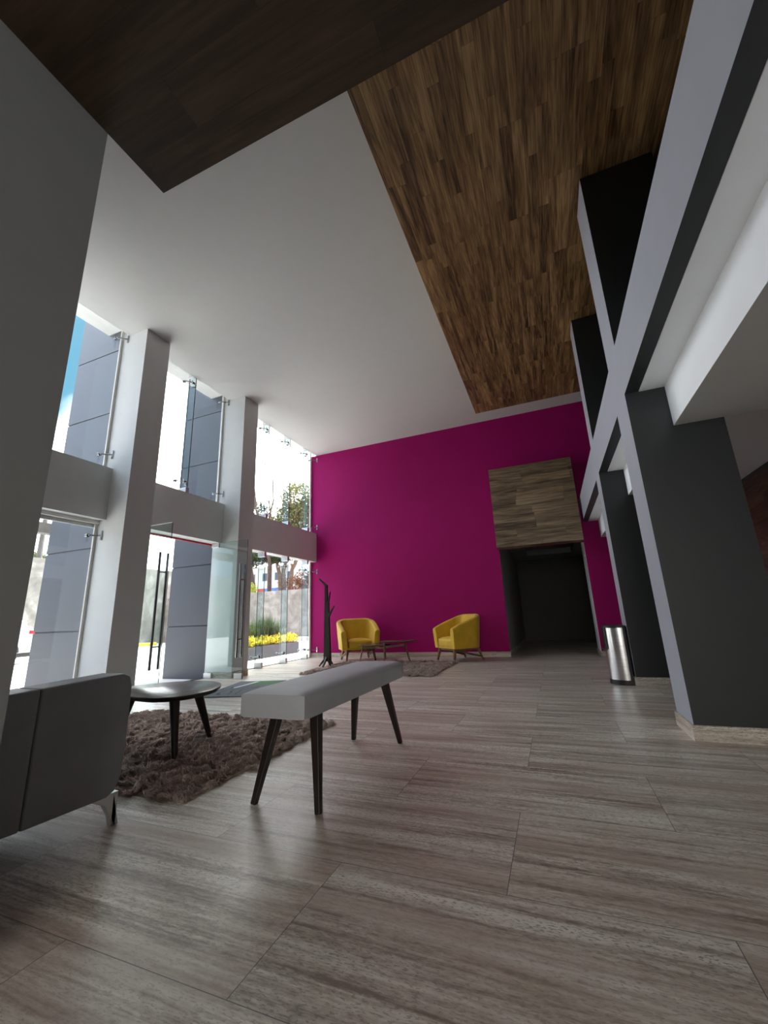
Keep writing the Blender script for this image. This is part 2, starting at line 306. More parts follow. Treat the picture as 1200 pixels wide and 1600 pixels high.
# ------------------------------------------------------------------ mesh helpers
class MB:
    def __init__(s): s.v = []; s.f = []; s.mi = []; s.sm = []
    def add(s, vs, fs, mi=0, smooth=False):
        o = len(s.v); s.v += [tuple(p) for p in vs]
        for f in fs: s.f.append([i+o for i in f]); s.mi.append(mi); s.sm.append(smooth)
        return s
    def box(s, x0, x1, y0, y1, z0, z1, mi=0, faces=None):
        x0, x1 = min(x0, x1), max(x0, x1); y0, y1 = min(y0, y1), max(y0, y1); z0, z1 = min(z0, z1), max(z0, z1)
        vs = [(x, y, z) for x in (x0, x1) for y in (y0, y1) for z in (z0, z1)]
        F = {'-x': (0, 1, 3, 2), '+x': (4, 6, 7, 5), '-y': (0, 4, 5, 1), '+y': (2, 3, 7, 6), '-z': (0, 2, 6, 4), '+z': (1, 5, 7, 3)}
        o = len(s.v); s.v += vs
        for k, f in F.items():
            s.f.append([i+o for i in f]); s.mi.append((faces or {}).get(k, mi)); s.sm.append(False)
        return s
    def prism(s, poly, axis, a0, a1, mi=0, smooth=False):
        """poly: 2D points; axis: the extrusion axis; the 2D plane is the remaining two axes in order"""
        def P(u, v, w): return {'x': (w, u, v), 'y': (u, w, v), 'z': (u, v, w)}[axis]
        n = len(poly); vs = [P(u, v, a0) for u, v in poly] + [P(u, v, a1) for u, v in poly]
        fs = [list(range(n))[::-1], list(range(n, 2*n))]; s.add(vs, fs, mi, False)
        o = len(s.v)-2*n
        for i in range(n):
            j = (i+1) % n; s.f.append([o+i, o+j, o+n+j, o+n+i]); s.mi.append(mi); s.sm.append(smooth)
        return s
    def tube(s, pts, rad, n=10, mi=0, caps=True, flat=1.0, phase=0.0):
        pts = [Vector(p) for p in pts]; rad = rad if isinstance(rad, (list, tuple)) else [rad]*len(pts)
        ref = None; rings = []
        for i, p in enumerate(pts):
            d = (pts[min(i+1, len(pts)-1)] - pts[max(i-1, 0)]).normalized()
            if ref is None: ref = Vector((0, 0, 1)) if abs(d.z) < .9 else Vector((1, 0, 0))
            a = (ref - d*ref.dot(d)).normalized(); b = d.cross(a); ref = a
            rings.append([p + (a*math.cos(t)*flat + b*math.sin(t))*rad[i] for t in [phase + 2*math.pi*k/n for k in range(n)]])
        o = len(s.v); s.v += [tuple(q) for r in rings for q in r]
        for i in range(len(pts)-1):
            for k in range(n):
                l = (k+1) % n; s.f.append([o+i*n+k, o+i*n+l, o+(i+1)*n+l, o+(i+1)*n+k]); s.mi.append(mi); s.sm.append(n > 5)
        if caps:
            s.f.append([o+k for k in range(n)][::-1]); s.f.append([o+(len(pts)-1)*n+k for k in range(n)]); s.mi += [mi]*2; s.sm += [False]*2
        return s
    def bar(s, a, b, w0, h0, w1=None, h1=None, mi=0, upv=(0, 0, 1)):
        """tapered rectangular bar"""
        a, b = Vector(a), Vector(b); d = (b-a).normalized(); u = Vector(upv)
        if abs(d.dot(u)) > .95: u = Vector((0, 1, 0))
        x = d.cross(u).normalized(); y = x.cross(d); w1 = w1 or w0; h1 = h1 or h0
        vs = [p + x*sx*w/2 + y*sy*h/2 for p, w, h in ((a, w0, h0), (b, w1, h1)) for sx, sy in ((-1, -1), (1, -1), (1, 1), (-1, 1))]
        return s.add(vs, [(3, 2, 1, 0), (4, 5, 6, 7), (0, 1, 5, 4), (1, 2, 6, 5), (2, 3, 7, 6), (3, 0, 4, 7)], mi)
    def lathe(s, prof, n=32, cx=0, cy=0, mi=0):
        o = len(s.v)
        for r, z in prof:
            for k in range(n): t = 2*math.pi*k/n; s.v.append((cx+r*math.cos(t), cy+r*math.sin(t), z))
        for i in range(len(prof)-1):
            for k in range(n):
                l = (k+1) % n; s.f.append([o+i*n+k, o+i*n+l, o+(i+1)*n+l, o+(i+1)*n+k]); s.mi.append(mi); s.sm.append(True)
        s.f.append([o+k for k in range(n)][::-1]); s.f.append([o+(len(prof)-1)*n+k for k in range(n)]); s.mi += [mi]*2; s.sm += [False]*2
        return s
    def build(s, name, mats, parent=None, bevel=0, seg=2, subsurf=0):
        me = bpy.data.meshes.new(name); me.from_pydata(s.v, [], s.f); me.update()
        for m in (mats if isinstance(mats, (list, tuple)) else [mats]): me.materials.append(MAT[m])
        me.polygons.foreach_set('material_index', s.mi); me.polygons.foreach_set('use_smooth', s.sm)
        if any(s.sm) and not subsurf: me.set_sharp_from_angle(angle=R(42))
        bm = bmesh.new(); bm.from_mesh(me); bmesh.ops.recalc_face_normals(bm, faces=bm.faces); bm.to_mesh(me); bm.free()
        if any(s.sm) and not bevel: me.set_sharp_from_angle(angle=R(42))
        o = bpy.data.objects.new(name, me); C.objects.link(o)
        if parent is not None: o.parent = parent
        if bevel:
            b = o.modifiers.new('bevel', 'BEVEL'); b.width = bevel; b.segments = seg; b.limit_method = 'ANGLE'; b.angle_limit = R(35)
            me.polygons.foreach_set('use_smooth', [True]*len(me.polygons))
            o.modifiers.new('wn', 'WEIGHTED_NORMAL')
        if subsurf:
            b = o.modifiers.new('sub', 'SUBSURF'); b.levels = subsurf; b.render_levels = subsurf
        return o
def tag(o, label=None, cat=None, group=None, kind=None):
    for k, v in (('label', label), ('category', cat), ('group', group), ('kind', kind)):
        if v: o[k] = v
    return o
def thing(name, label, cat, loc=(0, 0, 0), rz=0, group=None, kind=None):
    o = bpy.data.objects.new(name, None); C.objects.link(o); o.location = loc; o.rotation_euler = (0, 0, rz); o.empty_display_size = .1
    return tag(o, label, cat, group, kind)
def struct(name, mb, mats, label=None, cat=None, parent=None, **k):
    o = mb.build(name, mats, parent, **k)
    return tag(o, label, cat, None, 'structure') if parent is None else o
def smooth_poly(pts, n=6):
    """closed Catmull-Rom"""
    out = []; m = len(pts)
    for i in range(m):
        p = [Vector(pts[(i+k-1) % m]) for k in range(4)]
        for j in range(n):
            t = j/n
            out.append(tuple(.5*((2*p[1]) + (p[2]-p[0])*t + (2*p[0]-5*p[1]+4*p[2]-p[3])*t*t + (3*p[1]-p[0]-3*p[2]+p[3])*t**3)))
    return out

# ------------------------------------------------------------------ the room
YP = 8.95                      # magenta end wall
GX = -5.625                    # glass plane
TOPZ, SPL, SPH = 5.36, 2.30, 3.035
struct('floor', MB().box(-5.66, 3.1, -4, 14.0, -.12, 0), 'floor')
struct('ceiling', MB().box(-5.46, 1.6, -4.2, 9.2, 5.2, 5.62).box(-5.95, -5.46, -4.2, 9.2, TOPZ, 5.62), 'ceiling_paint')
struct('ceiling_panel', MB().box(-.975, 1.449, -4, 7.9, 4.9, 5.199), 'wood_ceiling', 'long walnut-boarded ceiling panel hung below the white ceiling', 'ceiling panel')
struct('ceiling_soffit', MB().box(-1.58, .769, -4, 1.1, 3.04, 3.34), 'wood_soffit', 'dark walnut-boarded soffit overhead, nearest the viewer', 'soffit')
struct('wall_near', MB().box(-1.75, -1.58, -4, .81, 0, 3.04), 'wall_grey')
struct('wall_left', MB().box(-5.66, -5.44, -4, 1.42, 0, TOPZ), 'white_paint')
struct('wall_behind', MB().box(-5.66, -1.4, -4.2, -4, 0, 5.2).box(2.3, 3.0, -4.2, -4, 0, 5.2).box(-1.4, 2.3, -4.2, -4, 3.04, 5.2), 'wall_grey')
wb_ = struct('wall_back', MB().box(-5.66, -.92, YP, YP+.02, 0, 5.2).box(.73, 2.84, YP, YP+.02, 0, 5.2).box(-.92, .73, YP, YP+.02, 2.17, 5.2), 'pink')
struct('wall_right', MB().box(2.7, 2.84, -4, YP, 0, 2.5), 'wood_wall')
struct('shadow_gap_strip', MB().box(2.72, 2.84, -4, YP, 2.5, 2.575), 'black')  # black strip standing in for the shadow gap above the wood wall
struct('wall_mezzanine', MB().box(1.45, 1.6, -4, YP, 3.04, 5.2), 'grey_paint')
# hallway behind the magenta wall
struct('wall_hallway_left', MB().box(-1.06, -.92, YP+.02, 13.8, 0, 2.6), 'hall')
struct('wall_hallway_right', MB().box(.73, .86, YP+.02, 9.7, 0, 2.6), 'white_paint')
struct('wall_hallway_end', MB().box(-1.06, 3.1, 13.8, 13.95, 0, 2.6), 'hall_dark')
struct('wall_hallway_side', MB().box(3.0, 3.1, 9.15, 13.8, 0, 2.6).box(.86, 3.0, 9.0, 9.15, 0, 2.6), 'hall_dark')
struct('ceiling_hallway', MB().box(-1.06, 3.1, YP+.02, 10.5, 2.45, 2.6).box(-1.06, 3.1, 12.65, 13.95, 2.45, 2.6)
       .box(-1.06, -.53, 10.5, 12.65, 2.45, 2.6).box(.67, 3.1, 10.5, 12.65, 2.45, 2.6).box(-1.1, 3.1, YP+.02, 13.95, 2.6, 2.66), 'hall')
bxp = struct('wall_cladding', MB().box(-.925, .71, 8.60, YP-.002, 2.172, 3.87), 'wood_box', 'walnut-boarded box projecting from the magenta wall above the hallway opening', 'wall cladding')
pl = thing('wall_plate', 'small white plate with two dark slots on the hallway jamb', 'wall plate', (.73, 9.12, 1.92))
MB().box(-.008, 0, -.05, .05, -.12, .12).build('plate', 'white_frame', pl, bevel=.002)
MB().box(-.011, -.008, -.02, .02, .02, .09).build('slot', 'black', pl); MB().box(-.011, -.008, -.02, .02, -.09, -.02).build('slot', 'black', pl)

# skirtings
struct('baseboard_back', MB().box(-5.6, -.92, YP-.014, YP, 0, .1).box(.73, 2.7, YP-.014, YP, 0, .1), 'skirt_x')
struct('baseboard_hallway', MB().box(-.92, -.906, YP-.014, 13.8, 0, .1).box(.716, .73, YP-.014, 9.7, 0, .1), 'skirt_y')
struct('baseboard_right', MB().box(2.686, 2.7, -4, YP-.014, 0, .1), 'skirt_y')
struct('baseboard_near', MB().box(-1.58, -1.566, -4, .81, 0, .1).box(-1.764, -1.566, .81, .824, 0, .1), 'skirt_y')

# right-hand pillars, beams and aisle ceiling
for (a, b), lab in (((3.55, 3.97), 'charcoal pillar with a pale grey edge, the nearer and wider one on the right'),
                    ((5.68, 6.01), 'charcoal pillar with a pale grey edge standing behind the steel bin')):
    p = struct('pillar', MB().box(.77, 1.37, a, b, 0, 4.9, faces={'-x': 1}), ['grey_paint', 'pale_paint'], lab, 'pillar')
    MB().box(.756, 1.384, a-.014, a, 0, .1).build('baseboard', 'skirt_x', p)
    MB().box(.756, .77, a, b+.014, 0, .1).build('baseboard', 'skirt_y', p)
    MB().box(.77, 1.384, b, b+.014, 0, .1).build('baseboard', 'skirt_x', p)
    MB().box(1.37, 1.384, a, b, 0, .1).build('baseboard', 'skirt_y', p)
for (a, b), lab in (((-4, 3.55), 'pale grey beam running overhead to the nearer charcoal pillar'), ((3.97, 5.68), 'short pale grey beam between the two charcoal pillars'),
               ((6.01, YP), 'pale grey beam from the farther charcoal pillar to the magenta wall')):
    struct('beam', MB().box(.77, .87, a, b, 2.58, 3.04, faces={'-x': 1}), ['grey_paint', 'pale_paint'], lab, 'beam')
struct('ceiling_aisle', MB().box(.871, 2.9, -4, 3.55, 2.576, 3.04).box(1.371, 2.9, 3.55, 6.01, 2.576, 3.04).box(.871, 1.371, 3.971, 5.679, 2.576, 3.04).box(.871, 2.9, 6.011, YP, 2.576, 3.04), 'cove_paint')
struct('soffit_aisle', MB().box(1.05, 2.7, -3.99, 3.549, 2.235, 2.575, faces={'-x': 1}).box(1.05, 1.371, 3.971, 5.679, 2.235, 2.575, faces={'-x': 1})
       .box(1.05, 1.371, 6.011, YP-.001, 2.235, 2.575, faces={'-x': 1}), ['ceiling_paint', 'cove_paint'], 'dropped white ceiling soffit over the side aisle', 'soffit')

# facade: columns, spandrels
for (a, b), lab in (((1.42, 1.85), 'white window column hidden behind the near grey wall'), ((3.55, 3.945), 'white window column left of the glass entrance doors'),
                    ((5.68, 6.07), 'white window column between the glass doors and the four-pane window')):
    p = struct('column', MB().box(-5.66, -5.075, a, b, 0, TOPZ), 'white_paint', lab, 'column')
    MB().box(-5.075, -5.061, a, b, 0, .1).build('baseboard', 'skirt_y', p); MB().box(-5.6, -5.061, a-.014, a, 0, .1).build('baseboard', 'skirt_x', p)
for (a, b), lab in (((1.85, 3.55), 'white spandrel band under the leftmost upper window'), ((3.945, 5.68), 'white spandrel band above the glass doors'),
                    ((6.07, YP), 'white spandrel band beside the magenta wall')):
    struct('spandrel', MB().box(-5.66, -5.44, a, b, SPL, SPH), 'white_paint', lab, 'spandrel')
struct('trim_2', MB().box(-5.7, -5.66, 3.945, 5.68, 2.272, 2.30), 'red')
struct('sill_threshold', MB().box(-5.68, -5.6, 1.85, YP, -.03, .006), 'grey_paint', 'thin dark threshold strip under the glazing', 'threshold')

def fitting_wall(win, y, z, s=-1, xw=-5.48):
    """stainless standoff: plate on the reveal, arm, disc on the glass; s = direction from reveal into the opening"""
    m = MB()
    m.box(xw-.012, xw+.012, y, y+s*.014, z-.062, z+.062)
    m.tube([(xw, y+s*.01, z), (xw-.05, y+s*.05, z-.004), (GX+.045, y+s*.10, z)], .0095, 8)
    m.tube([(GX+.05, y+s*.10, z), (GX+.008, y+s*.10, z)], .011, 10)
    m.tube([(GX+.02, y+s*.10, z), (GX+.007, y+s*.10, z)], .026, 14)
    m.tube([(GX-.007, y+s*.10, z), (GX-.014, y+s*.10, z)], .026, 14)
    return m.build('fitting', 'chrome', win)
def fitting_fin(win, y, z):
    m = MB(); xf = GX+.115
    m.tube([(xf, y-.016, z), (xf, y+.016, z)], .020, 12)
    m.tube([(xf, y-.03, z-.035), (xf, y-.03, z+.04)], .010, 8)
    for s in (-1, 1):
        m.tube([(xf, y+s*.01, z), (xf-.02, y+s*.06, z), (GX+.045, y+s*.11, z)], .0095, 8)
        m.tube([(GX+.05, y+s*.11, z), (GX+.008, y+s*.11, z)], .010, 10)
        m.tube([(GX+.02, y+s*.11, z), (GX+.007, y+s*.11, z)], .025, 14)
        m.tube([(GX-.007, y+s*.11, z), (GX-.014, y+s*.11, z)], .025, 14)
    return m.build('fitting', 'chrome', win)
def pane(win, a, b, z0, z1):
    return MB().box(GX-.006, GX+.006, a, b, z0, z1).build('pane', 'glass', win)
def fin(win, y, z0, z1, top, bot):
    MB().box(GX+.012, GX+.172, y-.0095, y+.0095, z0, z1, faces={'+x': 1, '-x': 1}).build('glass_fin', ['fin_glass', 'glass_edge'], win)
    for z, hh in ((z1, top), (z0, bot)):
        a, b = (z-hh, z-.001) if z == z1 else (z+.001, z+hh)
        m = MB().box(GX+.008, GX+.178, y-.034, y+.034, a, b)
        for q in (.06, .10): m.tube([(GX+q, y-.034, (a+b)/2), (GX+q, y-.040, (a+b)/2)], .007, 8)
        m.build('clamp', 'brushed', win, bevel=.003)
def frame(win, parts):
    m = MB()
    for p in parts: m.box(*p)
    return m.build('frame', 'white_frame', win, bevel=.003)
# window 1 (left of the entrance)
w1 = thing('window_1', 'tall two-storey window at the far left, beside the near grey wall', 'window', (0, 0, 0), kind='structure')
pane(w1, 1.85, 3.55, SPH, TOPZ); pane(w1, 1.85, 3.55, 0.006, SPL)
frame(w1, [(GX+.008, GX+.035, 3.515, 3.549, SPH, TOPZ), (GX+.008, GX+.035, 3.515, 3.549, .006, SPL), (GX+.008, -5.5, 1.85, 3.549, TOPZ-.04, TOPZ-.001), (GX+.008, -5.56, 1.85, 3.549, SPL-.045, SPL-.001),
           (GX-.03, GX-.007, 1.85, 3.549, SPL-.09, SPL-.001)])
for z in (5.14, 3.25, 2.09): fitting_wall(w1, 3.55, z)
# window 2 (over the entrance)
w2 = thing('window_2', 'upper window over the glass doors with one glass fin', 'window', (0, 0, 0), kind='structure')
pane(w2, 3.945, 4.826, SPH, TOPZ); pane(w2, 4.832, 5.68, SPH, TOPZ)
fin(w2, 4.83, SPH, TOPZ, .13, .09)
frame(w2, [(GX+.008, GX+.035, 5.648, 5.679, SPH, TOPZ), (GX+.008, -5.55, 3.945, 5.679, TOPZ-.03, TOPZ-.001)])
fitting_fin(w2, 4.83, 5.12); fitting_fin(w2, 4.83, 3.24)
for z in (5.15, 3.24): fitting_wall(w2, 5.68, z)
# window 3 (beside the magenta wall)
w3 = thing('window_3', 'four-pane two-storey window with glass fins beside the magenta wall', 'window', (0, 0, 0), kind='structure')
ys = [6.07, 6.93, 7.745, 8.565, YP]
for a, b in zip(ys[:-1], ys[1:]): pane(w3, a+.003, b-.003, SPH, TOPZ); pane(w3, a+.003, b-.003, .006, SPL)
for y in ys[1:-1]:
    fin(w3, y, SPH, TOPZ, .13, .09); fin(w3, y, .006, SPL, .10, .10)
    for z in (5.12, 3.25, 2.07, .21): fitting_fin(w3, y, z)
frame(w3, [(GX+.008, GX+.035, YP-.06, YP-.001, SPH, TOPZ), (GX+.008, GX+.035, YP-.06, YP-.001, .006, SPL), (GX+.008, -5.55, 6.07, YP-.001, TOPZ-.03, TOPZ-.001)])
for z in (5.06, 3.2, 2.05, .18): fitting_wall(w3, YP, z, xw=-5.42)

# entrance doors, both leaves standing open into the lobby
def leaf(n, y, lab, hx, dy):
    d = thing(n, lab, 'door', (-5.59, y, 0), kind='structure')
    MB().box(0, .79, -.006, .006, .012, 2.29, faces={'+x': 1, '+z': 1}).build('glass_leaf', ['door_glass', 'glass_edge'], d)
    for (x0, x1) in ((-.01, .15), (.63, .79)): MB().box(x0, x1, -.02, .02, .006, .085).build('patch_fitting', 'brushed', d, bevel=.002)
    MB().box(-.01, .15, -.02, .02, 2.215, 2.295).build('patch_fitting', 'brushed', d, bevel=.002)
    for s in (-1, 1):
        m = MB().tube([(hx, s*dy, .335), (hx, s*dy, 1.87)], .0165, 14)
        h = m.build('handle', 'chrome', d)
        for z in (.62, 1.60): m2 = MB().tube([(hx, s*.006, z), (hx, s*(dy-.006), z)], .010, 10).build('standoff', 'chrome', h)
    return d
leaf('door_1', 4.06, 'open frameless glass door leaf beside the left window column', .68, .062)
leaf('door_2', 5.62, 'open frameless glass door leaf standing against the farther window column', .70, .055)

# outer fins of the facade, clad in grey panels
for (a, b), lab in (((3.55, 3.95), 'grey panel-clad outer pier left of the entrance'), ((5.68, 6.08), 'grey panel-clad outer pier right of the entrance')):
    zs = [-.03, .86, 1.935, 2.94, 3.945, 5.01, 6.08, 7.15]
    m = MB().box(-6.615, -5.67, a+.012, b-.012, -.03, 7.15, mi=1)
    for z0, z1 in zip(zs[:-1], zs[1:]): m.box(-6.627, -5.661, a, b, z0+(.009 if z0 > 0 else 0), z1-.009)
    struct('pier', m, ['clad', 'joint'], lab, 'pier')

# added glazed opening at the viewer's back, brings fill daylight to the near floor
w_fill = thing('window_fill', 'wide glazed opening added behind the viewer for fill daylight', 'window', (0, 0, 0), kind='structure')
for a, b in ((-1.4, .45), (.45, 2.3)): MB().box(a+.02, b-.02, -4.11, -4.098, .02, 3.02).build('pane', 'glass', w_fill)
m = MB()
for x in (-1.4, .43, 2.26): m.box(x, x+.04, -4.14, -4.07, 0, 3.04)
m.box(-1.36, 2.26, -4.14, -4.07, 3.0, 3.04); m.build('frame', 'white_frame', w_fill)

# ------------------------------------------------------------------ furniture
# grey upholstered bench
t = thing('bench', 'long grey upholstered bench on four splayed dark wooden legs', 'bench', (-1.335, 2.475, 0))
def cushion(w, d, h, z0, nx=10, ny=24, crown=.012, r=.02):
    m = MB(); g = []
    bm = bmesh.new(); bmesh.ops.create_cube(bm, size=1)
    bmesh.ops.scale(bm, vec=(w, d, h), verts=bm.verts)
    bmesh.ops.subdivide_edges(bm, edges=[e for e in bm.edges if abs((e.verts[0].co-e.verts[1].co).x) > 1e-4], cuts=nx, use_grid_fill=True)
    bmesh.ops.subdivide_edges(bm, edges=[e for e in bm.edges if abs((e.verts[0].co-e.verts[1].co).y) > 1e-4], cuts=ny, use_grid_fill=True)
    bmesh.ops.subdivide_edges(bm, edges=[e for e in bm.edges if abs((e.verts[0].co-e.verts[1].co).z) > 1e-4], cuts=5, use_grid_fill=True)
    for v in bm.verts:
        x, y, z = v.co; fx, fy, fz = x/(w/2), y/(d/2), z/(h/2)
        # round every edge: pull towards an inset box, then back out by r
        q = Vector((max(-w/2+r, min(w/2-r, x)), max(-d/2+r, min(d/2-r, y)), max(-h/2+r*.5, min(h/2-r, z))))
        dv = v.co-q
        if dv.length > 1e-6: v.co = q+dv.normalized()*min(dv.length, r)
        if fz > .2: v.co.z += crown*(1-fx*fx)*(1-abs(fy)**6)
        v.co.z += z0+h/2
    bm.normal_update()
    m.v = [tuple(v.co) for v in bm.verts]; bm.verts.index_update()
    m.f = [[v.index for v in f.verts] for f in bm.faces]; m.mi = [0]*len(m.f); m.sm = [True]*len(m.f); bm.free()
    return m
cushion(.39, 1.40, .115, .43, r=.026, crown=.012).build('seat', 'bench', t)
for sx in (-1, 1):
    for sy in (-1, 1):
        MB().bar((sx*.115, sy*.47, .436), (sx*.187, sy*.565, 0.0), .052, .052, .028, .030, upv=(0, 1, 0)).build('leg', 'dark_wood', t, bevel=.004)

# low round-cornered coffee table on the near rug
RUGZ = .028
TP = [(-2.77, 2.12), (-2.52, 2.10), (-2.37, 2.18), (-2.325, 2.34), (-2.37, 2.52), (-2.49, 2.68), (-2.64, 2.765), (-2.82, 2.78), (-3.02, 2.70), (-3.18, 2.52), (-3.25, 2.32), (-3.16, 2.18), (-2.98, 2.13)]
cx, cy = -2.78, 2.42
t = thing('coffee_table', 'low coffee table with rounded dark top standing on the near brown rug', 'table', (cx, cy, 0))
out = smooth_poly([(x-cx, y-cy) for x, y in TP], 6)
m = MB(); n = len(out); lv = [(.955, .398), (.99, .410), (1.0, .422), (.997, .428), (.985, .431)]
for s, z in lv: m.v += [(x*s, y*s, z) for x, y in out]
for i in range(len(lv)-1):
    for k in range(n):
        l = (k+1) % n; m.f.append([i*n+k, i*n+l, (i+1)*n+l, (i+1)*n+k]); m.mi.append(1 if i < 3 else 0); m.sm.append(True)
m.f += [list(range(n))[::-1], [(len(lv)-1)*n+k for k in range(n)]]; m.mi += [1, 0]; m.sm += [False, False]
m.build('tabletop', ['table_top', 'dark_wood'], t)
for fx, fy, tx, ty in ((-2.475, 2.275, -2.56, 2.31), (-2.60, 2.715, -2.665, 2.61), (-3.13, 2.30, -3.02, 2.34)):
    MB().tube([(tx-cx, ty-cy, .40), (fx-cx, fy-cy, RUGZ*.6)], [.036, .017], 14).build('leg', 'dark_wood', t)

# shaggy rugs
def rug_mesh(W, D, seed=3):
    r = np.random.default_rng(seed)
    cs = .062; nx, ny = int(W/cs), int(D/cs)
    cxy = np.stack(np.meshgrid((np.arange(nx)+.5)*W/nx-W/2, (np.arange(ny)+.5)*D/ny-D/2), -1).reshape(-1, 2)
    cxy += r.uniform(-.5, .5, cxy.shape)*cs
    K = len(cxy)
    cdir = np.sin(cxy[:, 0]*3.1+1)*.8+np.cos(cxy[:, 1]*4.3)*.8+r.normal(0, .6, K)-1.0
    clen = r.uniform(.03, .075, K); tip = cxy+np.stack([np.cos(cdir), np.sin(cdir)], -1)*clen[:, None]
    tipz = r.uniform(.020, .052, K)
    # clumps near the border splay outwards over the edge
    per = 62; N = K*per; idx = np.repeat(np.arange(K), per)
    root = cxy[idx]+r.normal(0, .5, (N, 2))*cs*.72
    root[:, 0] = np.clip(root[:, 0], -W/2, W/2); root[:, 1] = np.clip(root[:, 1], -D/2, D/2)
    for ax, H in ((0, W/2), (1, D/2)):
        e = np.clip((np.abs(cxy[:, ax])-(H-.07))/.07, 0, 1); tip[:, ax] += np.sign(cxy[:, ax])*e*r.uniform(.0, .045, K); tipz *= (1-.4*e)
    # each clump splits into 3 locks
    lk = r.integers(0, 3, N); lo = r.normal(0, .013, (K, 3, 2)); lz = r.normal(0, .007, (K, 3))
    end = (tip[idx]+lo[idx, lk])*.78+root*.22+r.normal(0, .0035, (N, 2))
    ez = np.maximum(.008, tipz[idx]+lz[idx, lk]+r.normal(0, .003, N)); mz = np.maximum(ez*.85, .012)+r.uniform(.002, .010, N)
    midp = root*.42+end*.58+r.normal(0, .0025, (N, 2))
    d = end-root; L = np.linalg.norm(d, axis=1)+1e-6; pn = np.stack([-d[:, 1], d[:, 0]], -1)/L[:, None]*r.uniform(.0016, .0030, N)[:, None]
    tilt = r.uniform(-.002, .002, N)
    V = np.zeros((N, 5, 3)); V[:, 0, :2] = root+pn; V[:, 1, :2] = root-pn; V[:, 0, 2] = V[:, 1, 2] = .004
    V[:, 2, :2] = midp+pn; V[:, 3, :2] = midp-pn; V[:, 2, 2] = mz+tilt; V[:, 3, 2] = mz-tilt
    V[:, 4, :2] = end; V[:, 4, 2] = ez
    b = np.arange(N)[:, None]*5
    quad = (b+np.array([0, 1, 3, 2])); tri = (b+np.array([2, 3, 4]))
    me = bpy.data.meshes.new('rug_pile'); nv = N*5
    me.vertices.add(nv); me.vertices.foreach_set('co', V.reshape(-1))
    me.loops.add(N*7); li = np.concatenate([quad, tri], 1).reshape(-1); me.loops.foreach_set('vertex_index', li.astype(np.int32))
    me.polygons.add(N*2); st = (np.arange(N)[:, None]*7+np.array([0, 4])).reshape(-1); me.polygons.foreach_set('loop_start', st.astype(np.int32))
    me.update(calc_edges=True); me.validate(); me.materials.append(MAT['rug'])
    return me
RW, RD = 2.26, 1.62
pile = rug_mesh(RW, RD)
def rug(x, y, lab, sx=1, sy=1, rz=0):
    t = thing('rug', lab, 'rug', (x, y, 0), rz)
    b = MB().box(-RW/2*sx+.012, RW/2*sx-.012, -RD/2*sy+.012, RD/2*sy-.012, .001, .012).build('backing', 'rug', t)
    p = bpy.data.objects.new('pile', pile); C.objects.link(p); p.parent = t; p.scale = (sx, sy, 1); p['kind'] = 'stuff'
    return t
rug(-1.875-RW/2, 1.80+RD/2, 'brown shaggy rug under the low rounded coffee table, nearest the viewer')
rug(-2.93, 7.02, 'brown shaggy rug in front of the yellow armchairs', 1.02, 1.08, math.pi)

# sofa seen from its right-hand side
t = thing('sofa', 'charcoal upholstered sofa with slanted metal feet at the left edge', 'sofa', (-2.02, 1.56, 0))
def arm(x0, x1):
    m = MB().prism([(-.41, .135), (-.07, .128), (-.035, .145), (-.012, .20), (0, .34), (0, .60), (-.014, .648), (-.05, .664), (-.41, .652)], 'x', x0, x1)
    return m
arm(-.17, 0).build('arm', 'sofa', t, bevel=.009, seg=3)
arm(-1.62, -1.45).build('arm', 'sofa', t, bevel=.009, seg=3)
for x0, x1 in ((-.17, 0), (-1.62, -1.45)):
    MB().prism([(-.86, .16), (-.412, .135), (-.412, .652), (-.86, .636), (-.88, .40)], 'x', x0, x1).build('side_panel', 'sofa', t, bevel=.009, seg=3)
MB().box(-1.445, -.175, -.86, -.03, .14, .30).build('base', 'sofa', t, bevel=.02)
MB().prism([(-.86, .30), (-.64, .30), (-.68, .66), (-.86, .66)], 'x', -1.445, -.175).build('backrest', 'sofa', t, bevel=.03, seg=3)
for x0, x1 in ((-1.44, -.815), (-.805, -.18)): MB().box(x0, x1, -.65, -.02, .30, .43).build('seat_cushion', 'sofa', t, bevel=.035, seg=4)
def sofa_leg(sx, sy, x, y):
    m = MB(); P = lambda q, z: (y+sy*q, z)
    m.prism([P(-.15, .138), P(-.075, .096), P(-.018, .0), P(.004, .0), P(-.032, .138)], 'x', x-sx*.006, x-sx*.032)
    Q = lambda q, z: (x+sx*q, z)
    m.prism([Q(-.14, .138), Q(-.07, .10), Q(-.030, .0), Q(-.006, .0), Q(-.006, .138)], 'y', y-sy*.034, y-sy*.010)
    return m.build('leg', 'brushed', t, bevel=.002)
sofa_leg(1, 1, 0, 0); sofa_leg(-1, 1, -1.62, 0); sofa_leg(1, -1, 0, -.86); sofa_leg(-1, -1, -1.62, -.86)

